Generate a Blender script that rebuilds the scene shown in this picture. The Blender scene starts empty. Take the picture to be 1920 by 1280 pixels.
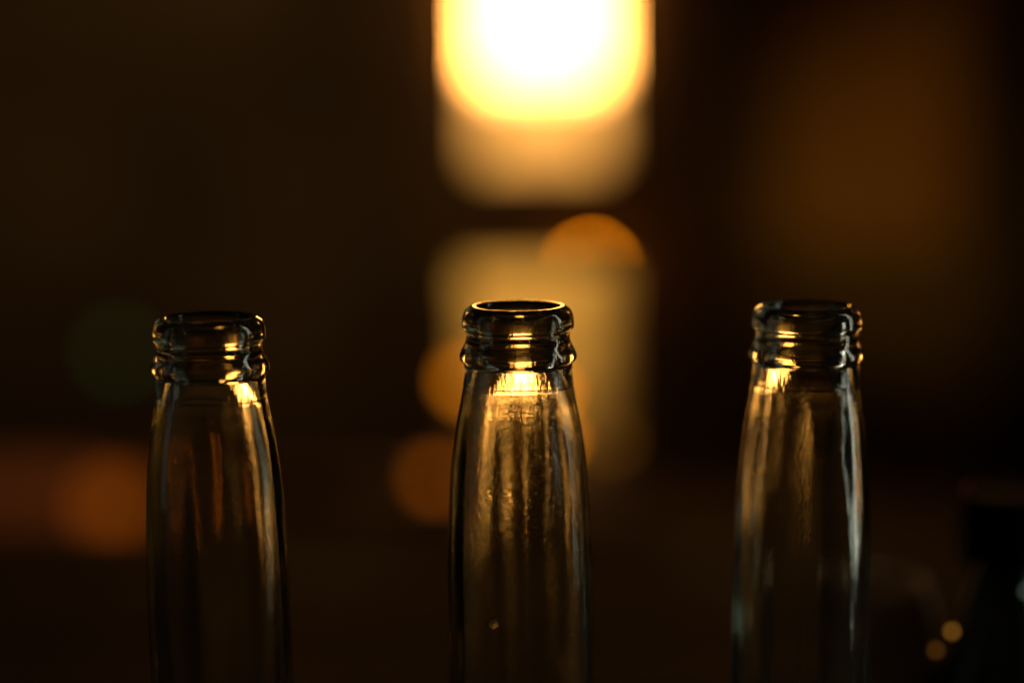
import bpy, bmesh, math, random
from mathutils import Vector, Matrix
R = math.radians
random.seed(7)
sc = bpy.context.scene
C = sc.collection

# ---------------------------------------------------------------- camera
FOC_PX = 85 / 36 * 1920
LIP = 0.230                       # height of the bottle mouths above the table
FOCUS = 0.572
PITCH, ROLL = 8.0, -0.45
cam_d = bpy.data.cameras.new('camera')
cam_d.lens = 85; cam_d.sensor_width = 36
cam_d.clip_start = 0.02; cam_d.clip_end = 100
cam_d.dof.use_dof = True
cam_d.dof.focus_distance = FOCUS - 0.006
cam_d.dof.aperture_fstop = 85 / 27.6
cam = bpy.data.objects.new('camera', cam_d); C.objects.link(cam)
cam.location = (0, -FOCUS, LIP + 0.0705)
CM = Matrix.Rotation(R(90 - PITCH), 4, 'X') @ Matrix.Rotation(R(ROLL), 4, 'Z')
cam.matrix_world = Matrix.Translation(cam.location) @ CM
sc.camera = cam
def at(px, py, d):
    """world point seen at a photo pixel, d metres away along the view axis"""
    v = Vector(((px - 960) / FOC_PX, -(py - 640) / FOC_PX, -1)) * d
    return cam.location + (CM.to_3x3() @ v)

def aty(px, py, d):
    """the same, but d metres in front of the camera measured along the ground"""
    v = CM.to_3x3() @ Vector(((px - 960) / FOC_PX, -(py - 640) / FOC_PX, -1))
    return cam.location + v * (d / v.y)

# ---------------------------------------------------------------- world, view
w = bpy.data.worlds.new('World'); sc.world = w; w.use_nodes = True
bg = w.node_tree.nodes['Background']
bg.inputs[0].default_value = (1.0, 0.60, 0.28, 1); bg.inputs[1].default_value = 0.004
sc.view_settings.view_transform = 'Standard'; sc.view_settings.look = 'None'
sc.view_settings.exposure = 0; sc.view_settings.gamma = 1
cy = sc.cycles
cy.max_bounces = 24; cy.transmission_bounces = 24; cy.glossy_bounces = 12; cy.diffuse_bounces = 2
cy.caustics_refractive = True; cy.caustics_reflective = True; cy.blur_glossy = 0.0
cy.use_denoising = True
try:
    cy.denoiser = 'OPENIMAGEDENOISE'; cy.denoising_input_passes = 'RGB_ALBEDO_NORMAL'
except Exception: pass
cy.use_adaptive_sampling = False
cy.sample_clamp_indirect = 30

# ---------------------------------------------------------------- lamps
def aim(o, target):
    d = Vector(target) - o.location
    o.rotation_euler = d.to_track_quat('-Z', 'Y').to_euler()
def area(name, loc, target, sx, sy, watts, col):
    l = bpy.data.lights.new(name, 'AREA'); l.shape = 'RECTANGLE'; l.size = sx; l.size_y = sy
    l.energy = watts; l.color = col
    o = bpy.data.objects.new(name, l); C.objects.link(o); o.location = loc; aim(o, target); return o
def spot(name, loc, target, deg, blend, watts, col, rad=0.03):
    l = bpy.data.lights.new(name, 'SPOT'); l.spot_size = R(deg); l.spot_blend = blend
    l.energy = watts; l.color = col; l.shadow_soft_size = rad
    o = bpy.data.objects.new(name, l); C.objects.link(o); o.location = loc; aim(o, target); return o
# dusk light from the side of the bottles: a tall pale opening on the right, a weaker one on the left
area('side_light_right', (0.95, 0.10, 0.46), (0, -0.38, 0.3), 0.105, 1.05, 1.25, (0.98, 1.0, 0.80))
area('side_light_left', (-0.95, -0.05, 0.40), (0, -0.5, 0.3), 0.20, 0.7, 0.06, (0.92, 0.95, 0.85))

# ---------------------------------------------------------------- helpers
def tag(o, label=None, cat=None, group=None, kind=None):
    if label: o['label'] = label
    if cat: o['category'] = cat
    if group: o['group'] = group
    if kind: o['kind'] = kind
    return o
def link(name, me, mats, parent=None):
    o = bpy.data.objects.new(name, me); C.objects.link(o)
    for m in (mats if isinstance(mats, (list, tuple)) else [mats]): me.materials.append(m)
    if parent: o.parent = parent
    return o
def empty(name, loc, rz=0):
    o = bpy.data.objects.new(name, None); C.objects.link(o); o.location = loc
    o.rotation_euler = (0, 0, rz); o.empty_display_size = 0.05; return o
def box_me(name, sx, sy, sz, bev=0.0, c=(0, 0, 0)):
    bm = bmesh.new(); bmesh.ops.create_cube(bm, size=1)
    for v in bm.verts: v.co = Vector((v.co.x * sx + c[0], v.co.y * sy + c[1], v.co.z * sz + c[2]))
    if bev: bmesh.ops.bevel(bm, geom=bm.edges[:], offset=bev, segments=2, affect='EDGES')
    me = bpy.data.meshes.new(name); bm.to_mesh(me); bm.free(); return me
def smooth(me):
    for p in me.polygons: p.use_smooth = True
def catmull(pts, n):
    out = []
    P = [pts[0]] + list(pts) + [pts[-1]]
    for i in range(1, len(P) - 2):
        p0, p1, p2, p3 = P[i-1], P[i], P[i+1], P[i+2]
        for k in range(n):
            t = k / n
            out.append(tuple(0.5 * ((2*p1[j]) + (-p0[j]+p2[j])*t + (2*p0[j]-5*p1[j]+4*p2[j]-p3[j])*t*t
                       + (-p0[j]+3*p1[j]-3*p2[j]+p3[j])*t**3) for j in (0, 1)))
    out.append(tuple(pts[-1])); return out
def lathe(name, prof, seg, wob=None):
    """prof: list of (r, z) ending on the axis at both ends (r=0) or open"""
    vs, fs, rows = [], [], []
    for k, (r, z) in enumerate(prof):
        if r < 1e-6:
            rows.append([len(vs)]); vs.append((0, 0, z)); continue
        row = []
        for s in range(seg):
            a = 2 * math.pi * s / seg
            rr = r + (wob(a, z, k) if wob else 0)
            row.append(len(vs)); vs.append((rr * math.cos(a), rr * math.sin(a), z))
        rows.append(row)
    for a, b in zip(rows, rows[1:]):
        for s in range(seg):
            t = (s + 1) % seg
            if len(a) == 1: fs.append((a[0], b[s], b[t]))
            elif len(b) == 1: fs.append((a[s], b[0], a[t]))
            else: fs.append((a[s], b[s], b[t], a[t]))
    me = bpy.data.meshes.new(name); me.from_pydata(vs, [], fs); me.update(); smooth(me)
    bm = bmesh.new(); bm.from_mesh(me); bmesh.ops.recalc_face_normals(bm, faces=bm.faces); bm.to_mesh(me); bm.free()
    smooth(me); return me

# ---------------------------------------------------------------- materials
def mat(name):
    m = bpy.data.materials.new(name); m.use_nodes = True
    return m, m.node_tree.nodes, m.node_tree.links
def rough_mat(name, col, rough=0.7, scale=8, var=0.35, bump=0.15, stretch=(1, 1, 1), spec=0.4, metal=0):
    m, N, L = mat(name); b = N['Principled BSDF']
    tc = N.new('ShaderNodeTexCoord'); mp = N.new('ShaderNodeMapping'); mp.inputs['Scale'].default_value = stretch
    nz = N.new('ShaderNodeTexNoise'); nz.inputs['Scale'].default_value = scale; nz.inputs['Detail'].default_value = 7
    L.new(tc.outputs['Object'], mp.inputs[0]); L.new(mp.outputs[0], nz.inputs[0])
    r = N.new('ShaderNodeValToRGB')
    r.color_ramp.elements[0].position = 0.3; r.color_ramp.elements[1].position = 0.7
    r.color_ramp.elements[0].color = (*[c * (1 - var) for c in col], 1)
    r.color_ramp.elements[1].color = (*[min(1, c * (1 + var)) for c in col], 1)
    L.new(nz.outputs[0], r.inputs[0]); L.new(r.outputs[0], b.inputs['Base Color'])
    b.inputs['Roughness'].default_value = rough; b.inputs['Specular IOR Level'].default_value = spec
    b.inputs['Metallic'].default_value = metal
    if bump:
        bp = N.new('ShaderNodeBump'); bp.inputs['Strength'].default_value = bump; bp.inputs['Distance'].default_value = 0.01
        L.new(nz.outputs[0], bp.inputs['Height']); L.new(bp.outputs[0], b.inputs['Normal'])
    return m
def glow(name, col, strength):
    m, N, L = mat(name); N.remove(N['Principled BSDF'])
    e = N.new('ShaderNodeEmission'); e.inputs[0].default_value = (*col, 1); e.inputs[1].default_value = strength
    L.new(e.outputs[0], N['Material Output'].inputs[0]); return m

def bottle_glass(name, seed, dust):
    m, N, L = mat(name); N.remove(N['Principled BSDF'])
    tc = N.new('ShaderNodeTexCoord')
    add = N.new('ShaderNodeVectorMath'); add.operation = 'ADD'; add.inputs[1].default_value = (seed, seed * .7, seed * .3)
    L.new(tc.outputs['Object'], add.inputs[0])
    clear = N.new('ShaderNodeBsdfGlass'); clear.inputs['IOR'].default_value = 1.52
    clear.inputs['Roughness'].default_value = 0.0; clear.inputs['Color'].default_value = (0.965, 0.985, 0.965, 1)
    film = N.new('ShaderNodeBsdfGlass'); film.inputs['IOR'].default_value = 1.52
    film.inputs['Roughness'].default_value = 0.15; film.inputs['Color'].default_value = (0.93, 0.94, 0.91, 1)
    # dried film and dust: broad patches, broken up by fine vertical grain
    mp = N.new('ShaderNodeMapping'); mp.inputs['Scale'].default_value = (1, 1, 0.35)
    L.new(add.outputs[0], mp.inputs[0])
    big = N.new('ShaderNodeTexNoise'); big.inputs['Scale'].default_value = 70; big.inputs['Detail'].default_value = 4
    L.new(mp.outputs[0], big.inputs[0])
    fine = N.new('ShaderNodeTexNoise'); fine.inputs['Scale'].default_value = 1500; fine.inputs['Detail'].default_value = 3
    L.new(mp.outputs[0], fine.inputs[0])
    r1 = N.new('ShaderNodeMapRange'); r1.inputs[1].default_value = 0.45; r1.inputs[2].default_value = 0.70
    L.new(big.outputs[0], r1.inputs[0])
    r2 = N.new('ShaderNodeMapRange'); r2.inputs[1].default_value = 0.40; r2.inputs[2].default_value = 0.62
    L.new(fine.outputs[0], r2.inputs[0])
    mu = N.new('ShaderNodeMath'); mu.operation = 'MULTIPLY'
    L.new(r1.outputs[0], mu.inputs[0]); L.new(r2.outputs[0], mu.inputs[1])
    ma = N.new('ShaderNodeMath'); ma.operation = 'MULTIPLY_ADD'; ma.inputs[1].default_value = dust * 0.12; ma.inputs[2].default_value = dust * 0.02
    L.new(mu.outputs[0], ma.inputs[0])
    # dried residue ring inside the neck: starts under the collar, ends raggedly lower down
    sx = N.new('ShaderNodeSeparateXYZ'); L.new(tc.outputs['Object'], sx.inputs[0])
    jit = N.new('ShaderNodeMath'); jit.operation = 'MULTIPLY_ADD'; jit.inputs[1].default_value = 0.022
    L.new(big.outputs[0], jit.inputs[0]); L.new(sx.outputs['Z'], jit.inputs[2])
    lo = N.new('ShaderNodeMapRange'); lo.interpolation_type = 'SMOOTHSTEP'
    lo.inputs[1].default_value = LIP - 520 * S + 0.011; lo.inputs[2].default_value = LIP - 300 * S + 0.011
    L.new(jit.outputs[0], lo.inputs[0])
    hi = N.new('ShaderNodeMapRange'); hi.inputs[1].default_value = LIP - 150 * S; hi.inputs[2].default_value = LIP - 172 * S
    L.new(sx.outputs['Z'], hi.inputs[0])
    zz = N.new('ShaderNodeMath'); zz.operation = 'MULTIPLY'; L.new(lo.outputs[0], zz.inputs[0]); L.new(hi.outputs[0], zz.inputs[1])
    gr = N.new('ShaderNodeMapRange'); gr.inputs[1].default_value = 0.36; gr.inputs[2].default_value = 0.64
    gr.inputs[3].default_value = 0.12; gr.inputs[4].default_value = 0.75; L.new(fine.outputs[0], gr.inputs[0])
    bl = N.new('ShaderNodeMapRange'); bl.inputs[1].default_value = 0.36; bl.inputs[2].default_value = 0.60
    bl.inputs[3].default_value = 0.15; L.new(big.outputs[0], bl.inputs[0])
    z2 = N.new('ShaderNodeMath'); z2.operation = 'MULTIPLY'; L.new(zz.outputs[0], z2.inputs[0]); L.new(gr.outputs[0], z2.inputs[1])
    z3 = N.new('ShaderNodeMath'); z3.operation = 'MULTIPLY'; L.new(z2.outputs[0], z3.inputs[0]); L.new(bl.outputs[0], z3.inputs[1])
    z4 = N.new('ShaderNodeMath'); z4.operation = 'MULTIPLY_ADD'; z4.inputs[1].default_value = dust * 1.1
    z4.use_clamp = True; L.new(z3.outputs[0], z4.inputs[0]); L.new(ma.outputs[0], z4.inputs[2]); ma = z4
    mx = N.new('ShaderNodeMixShader')
    L.new(ma.outputs[0], mx.inputs[0]); L.new(clear.outputs[0], mx.inputs[1]); L.new(film.outputs[0], mx.inputs[2])
    # moulding ripples
    rip = N.new('ShaderNodeTexNoise'); rip.inputs['Scale'].default_value = 140; rip.inputs['Detail'].default_value = 3
    L.new(mp.outputs[0], rip.inputs[0])
    bp = N.new('ShaderNodeBump'); bp.inputs['Strength'].default_value = 0.22; bp.inputs['Distance'].default_value = 0.0006
    L.new(rip.outputs[0], bp.inputs['Height'])
    bp2 = N.new('ShaderNodeBump'); bp2.inputs['Strength'].default_value = 0.12; bp2.inputs['Distance'].default_value = 0.0002
    L.new(fine.outputs[0], bp2.inputs['Height']); L.new(bp.outputs[0], bp2.inputs['Normal'])
    L.new(bp2.outputs[0], clear.inputs['Normal'])
    # the film is drawn out in hair-fine horizontal lines, which spread light up and down only
    mh = N.new('ShaderNodeMapping'); mh.inputs['Scale'].default_value = (0.05, 0.05, 1); L.new(add.outputs[0], mh.inputs[0])
    hn = N.new('ShaderNodeTexNoise'); hn.inputs['Scale'].default_value = 18000; hn.inputs['Detail'].default_value = 1
    L.new(mh.outputs[0], hn.inputs[0])
    hk = N.new('ShaderNodeMath'); hk.operation = 'MULTIPLY_ADD'; hk.inputs[1].default_value = 1.6; hk.inputs[2].default_value = -0.8
    L.new(hn.outputs[0], hk.inputs[0])
    cx = N.new('ShaderNodeCombineXYZ'); L.new(hk.outputs[0], cx.inputs[2])
    va = N.new('ShaderNodeVectorMath'); va.operation = 'ADD'; L.new(bp2.outputs[0], va.inputs[0]); L.new(cx.outputs[0], va.inputs[1])
    vn = N.new('ShaderNodeVectorMath'); vn.operation = 'NORMALIZE'; L.new(va.outputs[0], vn.inputs[0])
    L.new(vn.outputs[0], film.inputs['Normal'])
    L.new(mx.outputs[0], N['Material Output'].inputs[0])
    return m

S = 0.0001262    # metres per photo pixel at the bottles
M_wall = rough_mat('dark_plaster', (0.16, 0.105, 0.06), 0.9, 3)
M_post = rough_mat('pale_paint', (0.62, 0.55, 0.42), 0.7, 6, 0.12)
M_wood = rough_mat('brown_wood', (0.12, 0.06, 0.027), 0.55, 5, 0.4, 0.2, (1, 12, 12))
M_table = rough_mat('table_wood', (0.030, 0.017, 0.008), 0.85, 6, 0.4, 0.2, (12, 1, 1), 0.08)
M_cab = rough_mat('orange_wood', (0.42, 0.20, 0.05), 0.6, 12, 0.15, 0.1, (10, 10, 1))
M_ground = rough_mat('dark_ground', (0.03, 0.02, 0.012), 0.95, 2)
M_frame = rough_mat('dark_frame', (0.035, 0.022, 0.014), 0.5, 10)
M_stone = rough_mat('brown_stoneware', (0.7, 0.5, 0.32), 0.6, 40, 0.3)
M_black = rough_mat('black_plastic', (0.006, 0.006, 0.006), 0.9, 30, 0.2, 0, spec=0.1)
M_red = rough_mat('red_fabric', (0.34, 0.17, 0.09), 0.8, 30, 0.3)
M_wire = rough_mat('copper_wire', (0.30, 0.13, 0.06), 0.4, 60, 0.2, 0, metal=1)
M_grey = rough_mat('grey_cloth', (0.30, 0.25, 0.24), 0.8, 30, 0.2)

# ---------------------------------------------------------------- setting
GZ = -0.74
g = box_me('ground', 14, 14, 0.1); o = link('ground', g, M_ground); o.location = (0, 4, GZ - 0.05); tag(o, kind='structure')
WY = 4.72   # front face of the back wall
o = link('back_wall', box_me('back_wall', 8, 0.2, 3.2), M_wall); o.location = (0, WY + 0.1, GZ + 1.6)
tag(o, 'dark brown plaster wall behind the bottles with a lit window', 'wall', kind='structure')

# ---------------------------------------------------------------- table
tb = empty('table', (0, 0.12, 0)); tag(tb, 'dark plank table under the three clear bottles', 'table')
pm = box_me('plank', 1.5, 0.118, 0.03, 0.003)
for k in range(10):
    p = link('plank', pm, M_table, tb) if k == 0 else None
    if p is None:
        p = bpy.data.objects.new('plank', pm); C.objects.link(p); p.parent = tb
    p.location = (0, -0.47 + 0.122 * k, -0.015 - 0.001 * (k % 3 == 1))
lm = box_me('leg', 0.06, 0.06, -GZ - 0.032, 0.004)
for k, (x, y) in enumerate(((-.68, -.45), (.68, -.45), (-.68, .6), (.68, .6))):
    p = link('leg', lm, M_table, tb) if k == 0 else bpy.data.objects.new('leg', lm)
    if k: C.objects.link(p); p.parent = tb
    p.location = (x, y, (GZ - 0.032) / 2)

# ---------------------------------------------------------------- bottles
OUT = [(92.5,3.5),(98.5,8),(102.5,16),(104.5,26),(105,38),(103.8,43),(99,47.5),(97.5,52),(97.4,62),(99.5,70),(104.5,80),(109,90),(110,98),(108,103),
       (103.2,107.5),(101.6,112),(101.6,122),(102,134),(102.7,145),(103.7,149),(103.5,153),(105.5,162),(108.5,180),(113.5,205),(119,240),(126,290),(131,340),
       (134.5,410),(137,490),(138,580),(138,700),(141,800)]
INN = [(76,5),(76,14),(75.6,30),(75.2,60),(75.2,86),(76,98),(79.5,107),(83.4,115),(85.6,126),(88.2,138),(91.5,150),(96.0,162),(97.8,169),
       (100.8,185),(105.5,205),(110.5,240),(116,290),(120,340),(123,410),(125,490),(125.5,580),(125,700),(127,800)]
def bottle_mesh(name, seed, slim=1.0, lean=0.0):
    rnd = random.Random(seed)
    o_px = catmull(OUT, 5); i_px = catmull(INN, 5)
    H = LIP
    low_o = catmull([(141, 800), (160, 905), (205, 1030), (238, 1130), (242, 1220), (242, 1500), (242, 1730), (236, 1790), (222, 1812)], 4)
    low_i = catmull([(121, 800), (140, 905), (184, 1030), (216, 1130), (220, 1220), (220, 1500), (220, 1700), (208, 1755), (170, 1772)], 4)
    prof = [(0, 0.003)] + [(r * S, H - y * S) for r, y in reversed(low_o)][0:] + [(r * S, H - y * S) for r, y in reversed(o_px[:-1])]
    n_out = len(prof)
    rim = [(90.5, 1.6), (88, .7), (84, .25), (80, .7), (77.6, 2.2)]
    prof += [(r * S, H - y * S) for r, y in rim]
    prof += [(r * S, H - y * S) for r, y in i_px[:-1]] + [(r * S, H - y * S) for r, y in low_i]
    prof += [(0, H - 1765 * S)]
    prof[0] = (0, H - 1790 * S)
    ph = [rnd.uniform(0, 6.28) for _ in range(10)]
    def wob(a, z, k):
        d = (H - z) / S           # px below the mouth
        f = min(1, max(0, (d - 120) / 150))
        if k < n_out:
            return f * S * (0.7 * math.sin(2*a + ph[0]) + 0.35 * math.sin(5*a + ph[1] + d / 210))
        return f * S * (3.2 * math.sin(2*a + ph[2] + d/520) + 1.8 * math.sin(3*a + ph[3] - d/330) + 1.3 * math.sin(7*a + ph[4] + d/250)
                        + 0.7 * math.sin(13*a + ph[5] - d/300) + 0.6 * math.sin(d/37 + ph[6] + 2*a)) + \
               (1-f) * S * 0.5 * math.sin(2*a + ph[7])
    me = lathe(name, prof, 160, wob)
    for v in me.vertices:
        d = (H - v.co.z) / S
        k = 1 + (slim - 1) * min(1, max(0, (d - 130) / 250))
        v.co.x = v.co.x * k + lean * min(max(d, 0), 900) * S; v.co.y *= k
    me.update(); return me
G = 'clear empty bottles standing in a row'
def bottle(px, py, depth, seed, label, rz=0, dust=0.4, slim=1.0, lean=0.0):
    o = link('glass_bottle', bottle_mesh('glass_bottle', seed, slim, lean), bottle_glass('clear_glass', seed, dust))
    c = at(px, py, depth); o.location = (c.x, c.y, c.z - LIP)
    o.rotation_euler.z = rz
    tag(o, label, 'bottle', G); return o, c
b1, c1 = bottle(390, 593, FOCUS - 0.008, 3, 'clear glass bottle nearest the red lit end of the bench, with an unlit dark lip', dust=0.44, slim=0.965, lean=0.014)
b2, c2 = bottle(971, 572, FOCUS, 11, 'middle clear glass bottle with a bright golden rim, in front of the lit window', dust=0.66)
b3, c3 = bottle(1514, 571, FOCUS + 0.012, 23, 'clear glass bottle beside the brown stoneware jar, with a pale streak down one edge', dust=0.44, slim=0.965, lean=-0.014)
print('lip heights', c1.z, c2.z, c3.z)

# pale fleck stuck on the middle bottle
def fleck():
    bm = bmesh.new(); rnd = random.Random(4); n = 11; r0 = 137.6 * S + 0.00006
    cz = LIP - 578 * S; ca = -math.pi / 2 - 0.36; ring = []
    def P(u, v, h=0): a = ca + u / r0; return ((r0 + h) * math.cos(a), (r0 + h) * math.sin(a), cz + v)
    top = bm.verts.new(P(0, 0, 0.00035))
    for k in range(n):
        a = 6.283 * k / n; q = 0.0014 * rnd.uniform(0.6, 1.15); ring.append(bm.verts.new(P(q * math.cos(a), q * math.sin(a))))
    for k in range(n): bm.faces.new((ring[k], ring[(k+1) % n], top))
    me = bpy.data.meshes.new('fleck'); bm.to_mesh(me); bm.free(); return me
fm, N, L = mat('dried_drop'); N.remove(N['Principled BSDF']); q = N.new('ShaderNodeBsdfGlass'); q.inputs['Roughness'].default_value = 0.4
q.inputs['Color'].default_value = (1, .95, .8, 1); L.new(q.outputs[0], N['Material Output'].inputs[0])
link('fleck', fleck(), fm, b2)

# ---------------------------------------------------------------- lit window in the back wall
def px_box(name, x0, x1, y0, y1, d, thick, m, parent=None, bev=0.002):
    """upright box whose front fills a photo rectangle at distance d; built at its real place and size"""
    a = aty((x0 + x1) / 2, (y0 + y1) / 2, d); s = d / FOC_PX
    me = box_me(name, (x1 - x0) * s, thick, (y1 - y0) * s, bev)
    o = link(name, me, m)
    if parent: o.parent = parent; o.location = a - parent.location
    else: o.location = a
    return o
M_hot = glow('lamp_lit_glass', (1.0, 0.39, 0.07), 27)
M_mid = glow('added_fade_glow', (1.0, 0.43, 0.11), 8)
M_amber = glow('amber_lit_glass', (1.0, 0.43, 0.08), 1.7)
WD = 5.26
base = aty(1017, 400, WD)
win = empty('lit_window', base); tag(win, 'tall narrow window glowing white over amber in the dark wall', 'window')
px_box('pane', 903, 1132, -700, 126, WD, 0.012, M_hot, win)['label'] = 'white hot upper pane'
px_box('pane', 903, 1132, 129, 156, WD, 0.012, M_mid, win)['label'] = 'added glowing strip softening the lower edge of the upper pane'  # strip added to fade the glow between the upper and amber panes
px_box('pane', 903, 1132, 158, 298, WD, 0.012, M_amber, win)['label'] = 'amber lower pane'
for x0, x1, y0, y1 in ((884, 902, -720, 320), (1133, 1151, -720, 320), (902.5, 1132.5, -720, -701), (902.5, 1132.5, 299, 320)):
    px_box('frame', x0, x1, y0, y1, WD - 0.01, 0.05, M_frame, win)

# pale post in front of it, lit by an unseen spot added above it
post = empty('pale_post', aty(1016, 512, 1.9)); post.location.z = GZ
tag(post, 'square pale post lit warm from above, below the lit window', 'post')
top = aty(1016, 512, 1.9)
sh = link('shaft', box_me('shaft', 0.123, 0.05, top.z - GZ - 0.03, 0.004), M_post, post); sh.location = (0, 0.027, (top.z - GZ - 0.03) / 2)
cp = link('cap', box_me('cap', 0.126, 0.054, 0.03, 0.002), M_post, post); cp.location = (0, 0.027, top.z - GZ - 0.015)
spot('added_post_spot', (top.x - 0.12, top.y - 0.35, top.z + 0.32), (top.x - 0.012, top.y, top.z + 0.02), 27, 1.0, 17, (1, 0.50, 0.085), 0.01)

# cabinet on the wall, right, and an unseen spot added to light it
cab = empty('wall_cabinet', aty(1640, 200, 5.22)); tag(cab, 'orange brown wooden cabinet high on the right of the wall', 'cabinet')
px_box('door', 1460, 1638, -300, 455, 5.22, 0.02, M_cab, cab)
px_box('door', 1642, 1800, -300, 455, 5.22, 0.02, M_cab, cab)
s = 5.26 / FOC_PX
b_ = link('carcass', box_me('carcass', 352 * s, 0.055, 752 * s), M_frame, cab); b_.location = aty(1637, 78, 5.2605) - cab.location
spot('cabinet_fill_spot', aty(1480, 760, 3.9), aty(1745, 380, 5.22), 44, 1.0, 9, (1, 0.56, 0.07))
spot('wall_fill_spot', aty(-300, -900, 3.6), aty(420, 150, 5.2), 66, 1.0, 14, (1, 0.64, 0.22), 0.1)  # unseen spot added to brighten the left part of the wall

dp = px_box('added_dark_board', 1822, 2160, -500, 2100, 5.0, 0.16, M_frame); tag(dp, 'wide dark board added to keep the wall right of the cabinet dark', 'post')  # added board, hides the cabinet spot's spill on the wall
# ---------------------------------------------------------------- small coloured lights
def glow_ball(px, py, d, diam_px, rad, col, label, group='small orange lights hanging behind the bottles', name='hanging_light', hang=1.3):
    """a globe with a dark socket on a wire"""
    e = empty(name, aty(px, py, d)); tag(e, label, 'light', group)
    bm = bmesh.new(); bmesh.ops.create_uvsphere(bm, u_segments=20, v_segments=14, radius=diam_px * d / FOC_PX / 2)
    me = bpy.data.meshes.new('globe'); bm.to_mesh(me); bm.free(); smooth(me)
    r = diam_px * d / FOC_PX / 2
    link('globe', me, glow('light_glass', col, rad), e)
    sk = lathe('socket', [(0, r * 1.6), (r * .55, r * 1.55), (r * .6, r * .85), (0, r * .8)], 14)
    link('socket', sk, M_frame, e)
    if hang: link('cord', box_me('cord', .0012, .0012, hang, 0, (0, 0, r * 1.6 + hang / 2)), M_frame, e)
    return e
OR = (1.0, 0.26, 0.002)
glow_ball(1108, 502, 5.2, 18, 36, OR, 'orange light half hidden behind the top of the pale post')
glow_ball(874, 712, 1.86, 46, 2.2, OR, 'orange light hanging just left of the middle bottle neck', )
glow_ball(1021, 735, 1.8, 40, 5, OR, 'orange light hanging behind the neck of the middle bottle')
glow_ball(1034, 822, 1.8, 34, 4.5, OR, 'dim orange light low behind the middle bottle')
glow_ball(815, 895, 1.86, 46, .8, (1, .22, .005), 'lowest orange light, left of the middle bottle')
glow_ball(1148, 822, 1.8, 34, .35, (1, .34, .02), 'faint brown light low right of the middle bottle')
glow_ball(222, 660, 4.6, 36, 0.10, (0.4, 1.0, 0.2), 'faint green light above the left bottle lip', None)
glow_ball(214, 942, 3.05, 105, .30, (1, .20, .008), 'reddish orange light at the left, on the bench', None, hang=0)

# ---------------------------------------------------------------- bench behind the table
bn = empty('bench', aty(400, 920, 3.2)); bn.location.z = GZ
tag(bn, 'low wooden bench behind the table, its left end lit red', 'bench')
def child_px(name, x0, x1, y0, y1, d, th, m):
    a = aty((x0+x1)/2, (y0+y1)/2, d); s = d / FOC_PX
    o = link(name, box_me(name, (x1-x0)*s, th, (y1-y0)*s, 0.003), m, bn); o.location = a - bn.location; return o
child_px('back_slat', -200, 880, 905, 985, 3.2, 0.02, M_wood)
for x in (-120, 330, 800):
    a = aty(x, 930, 3.23); L_ = a.z - GZ
    o = link('leg', box_me('leg', 0.03, 0.03, L_, 0.002), M_wood, bn); o.location = (a.x - bn.location.x, a.y - bn.location.y, L_ / 2)
cu = px_box('red_cushion', -150, 178, 880, 975, 3.12, 0.05, M_red, None, 0.012); tag(cu, 'reddish brown cushion leaning on the left end of the bench', 'cushion')
cl = px_box('grey_cloth', 620, 790, 905, 985, 3.16, 0.02, M_grey, None, 0.006); tag(cl, 'folded grey cloth on the bench left of the middle bottle', 'cloth')
spot('bench_fill_spot', aty(-250, 350, 2.4), aty(40, 930, 3.15), 42, 1.0, 5.5, (1, 0.42, 0.15), 0.05)  # unseen spot added to brighten the cushion and bench end

# ---------------------------------------------------------------- jar and capped bottle on the table, right
jc = aty(1625, 1085, 0.74)
hz = jc.z
jar = link('stoneware_jar', lathe('stoneware_jar', [(0, 0.0), (.018, 0), (.0205, .003), (.0215, .02), (.0218, hz*.6), (.0215, hz-.012), (.0195, hz-.004), (.0185, hz),
      (.0168, hz), (.0162, hz-.006), (.0172, hz-.02), (.0172, .006), (0, .005)], 48), M_stone)
jar.location = (jc.x, jc.y, 0); tag(jar, 'brown stoneware jar standing behind the right bottle', 'jar')

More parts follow.
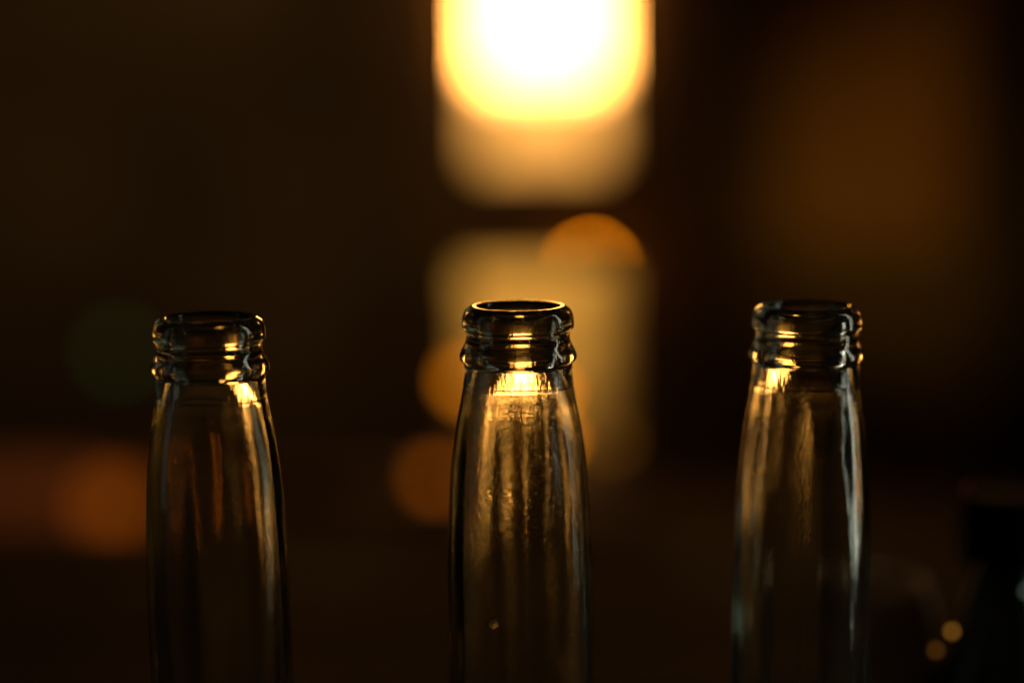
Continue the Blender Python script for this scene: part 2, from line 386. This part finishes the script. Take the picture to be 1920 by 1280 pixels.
kc = aty(1885, 1050, 0.72)
kb = empty('capped_bottle', (kc.x, kc.y, 0)); tag(kb, 'dark bottle with a wide black cap at the right edge', 'bottle')
h = kc.z
gm, N, L = mat('dark_green_glass'); b = N['Principled BSDF']
b.inputs['Base Color'].default_value = (0.02, 0.035, 0.015, 1); b.inputs['Roughness'].default_value = 0.08
link('body', lathe('body', [(0, 0), (.024, 0), (.026, .004), (.026, h*.55), (.022, h*.7), (.0135, h*.85), (.0115, h-.006), (.0115, h-.001), (0, h-.001)], 40), gm, kb)
link('cap', lathe('cap', [(0, h), (.0136, h), (.014, h+.001), (.014, h+.019), (.0132, h+.0205), (0, h+.0205)], 40), M_black, kb)

# added wire with tiny glowing beads standing in for glints on the glass
wr = empty('glint_beads', (kc.x, kc.y, 0)); tag(wr, 'added copper wire with tiny glowing beads as glints beside the capped bottle', 'glint beads')
pts = [aty(1700, 1290, .66), aty(1755, 1218, .66), aty(1785, 1183, .66), aty(1808, 1120, .665), aty(1836, 1055, .67), aty(1812, 912, .67)]
cv = bpy.data.curves.new('wire', 'CURVE'); cv.dimensions = '3D'; cv.bevel_depth = 0.0004; cv.bevel_resolution = 2
sp = cv.splines.new('POLY'); pp = [(p - wr.location) for p in pts[:5]]
sm = catmull([(0, 0), (1, 1)], 1)
sp.points.add(len(pp) - 1)
for q, p in zip(sp.points, pp): q.co = (*p, 1)
co = bpy.data.objects.new('tmp', cv); me = bpy.data.meshes.new_from_object(co); bpy.data.objects.remove(co)
me.name = 'wire'; link('wire', me, M_wire, wr)
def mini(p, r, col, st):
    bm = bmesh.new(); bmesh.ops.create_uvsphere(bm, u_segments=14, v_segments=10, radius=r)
    me = bpy.data.meshes.new('glow_ball'); bm.to_mesh(me); bm.free(); smooth(me)
    o = link('glow_ball', me, glow('glint_glow', col, st), wr); o.location = p - wr.location  # bead that glows where glass would catch a glint
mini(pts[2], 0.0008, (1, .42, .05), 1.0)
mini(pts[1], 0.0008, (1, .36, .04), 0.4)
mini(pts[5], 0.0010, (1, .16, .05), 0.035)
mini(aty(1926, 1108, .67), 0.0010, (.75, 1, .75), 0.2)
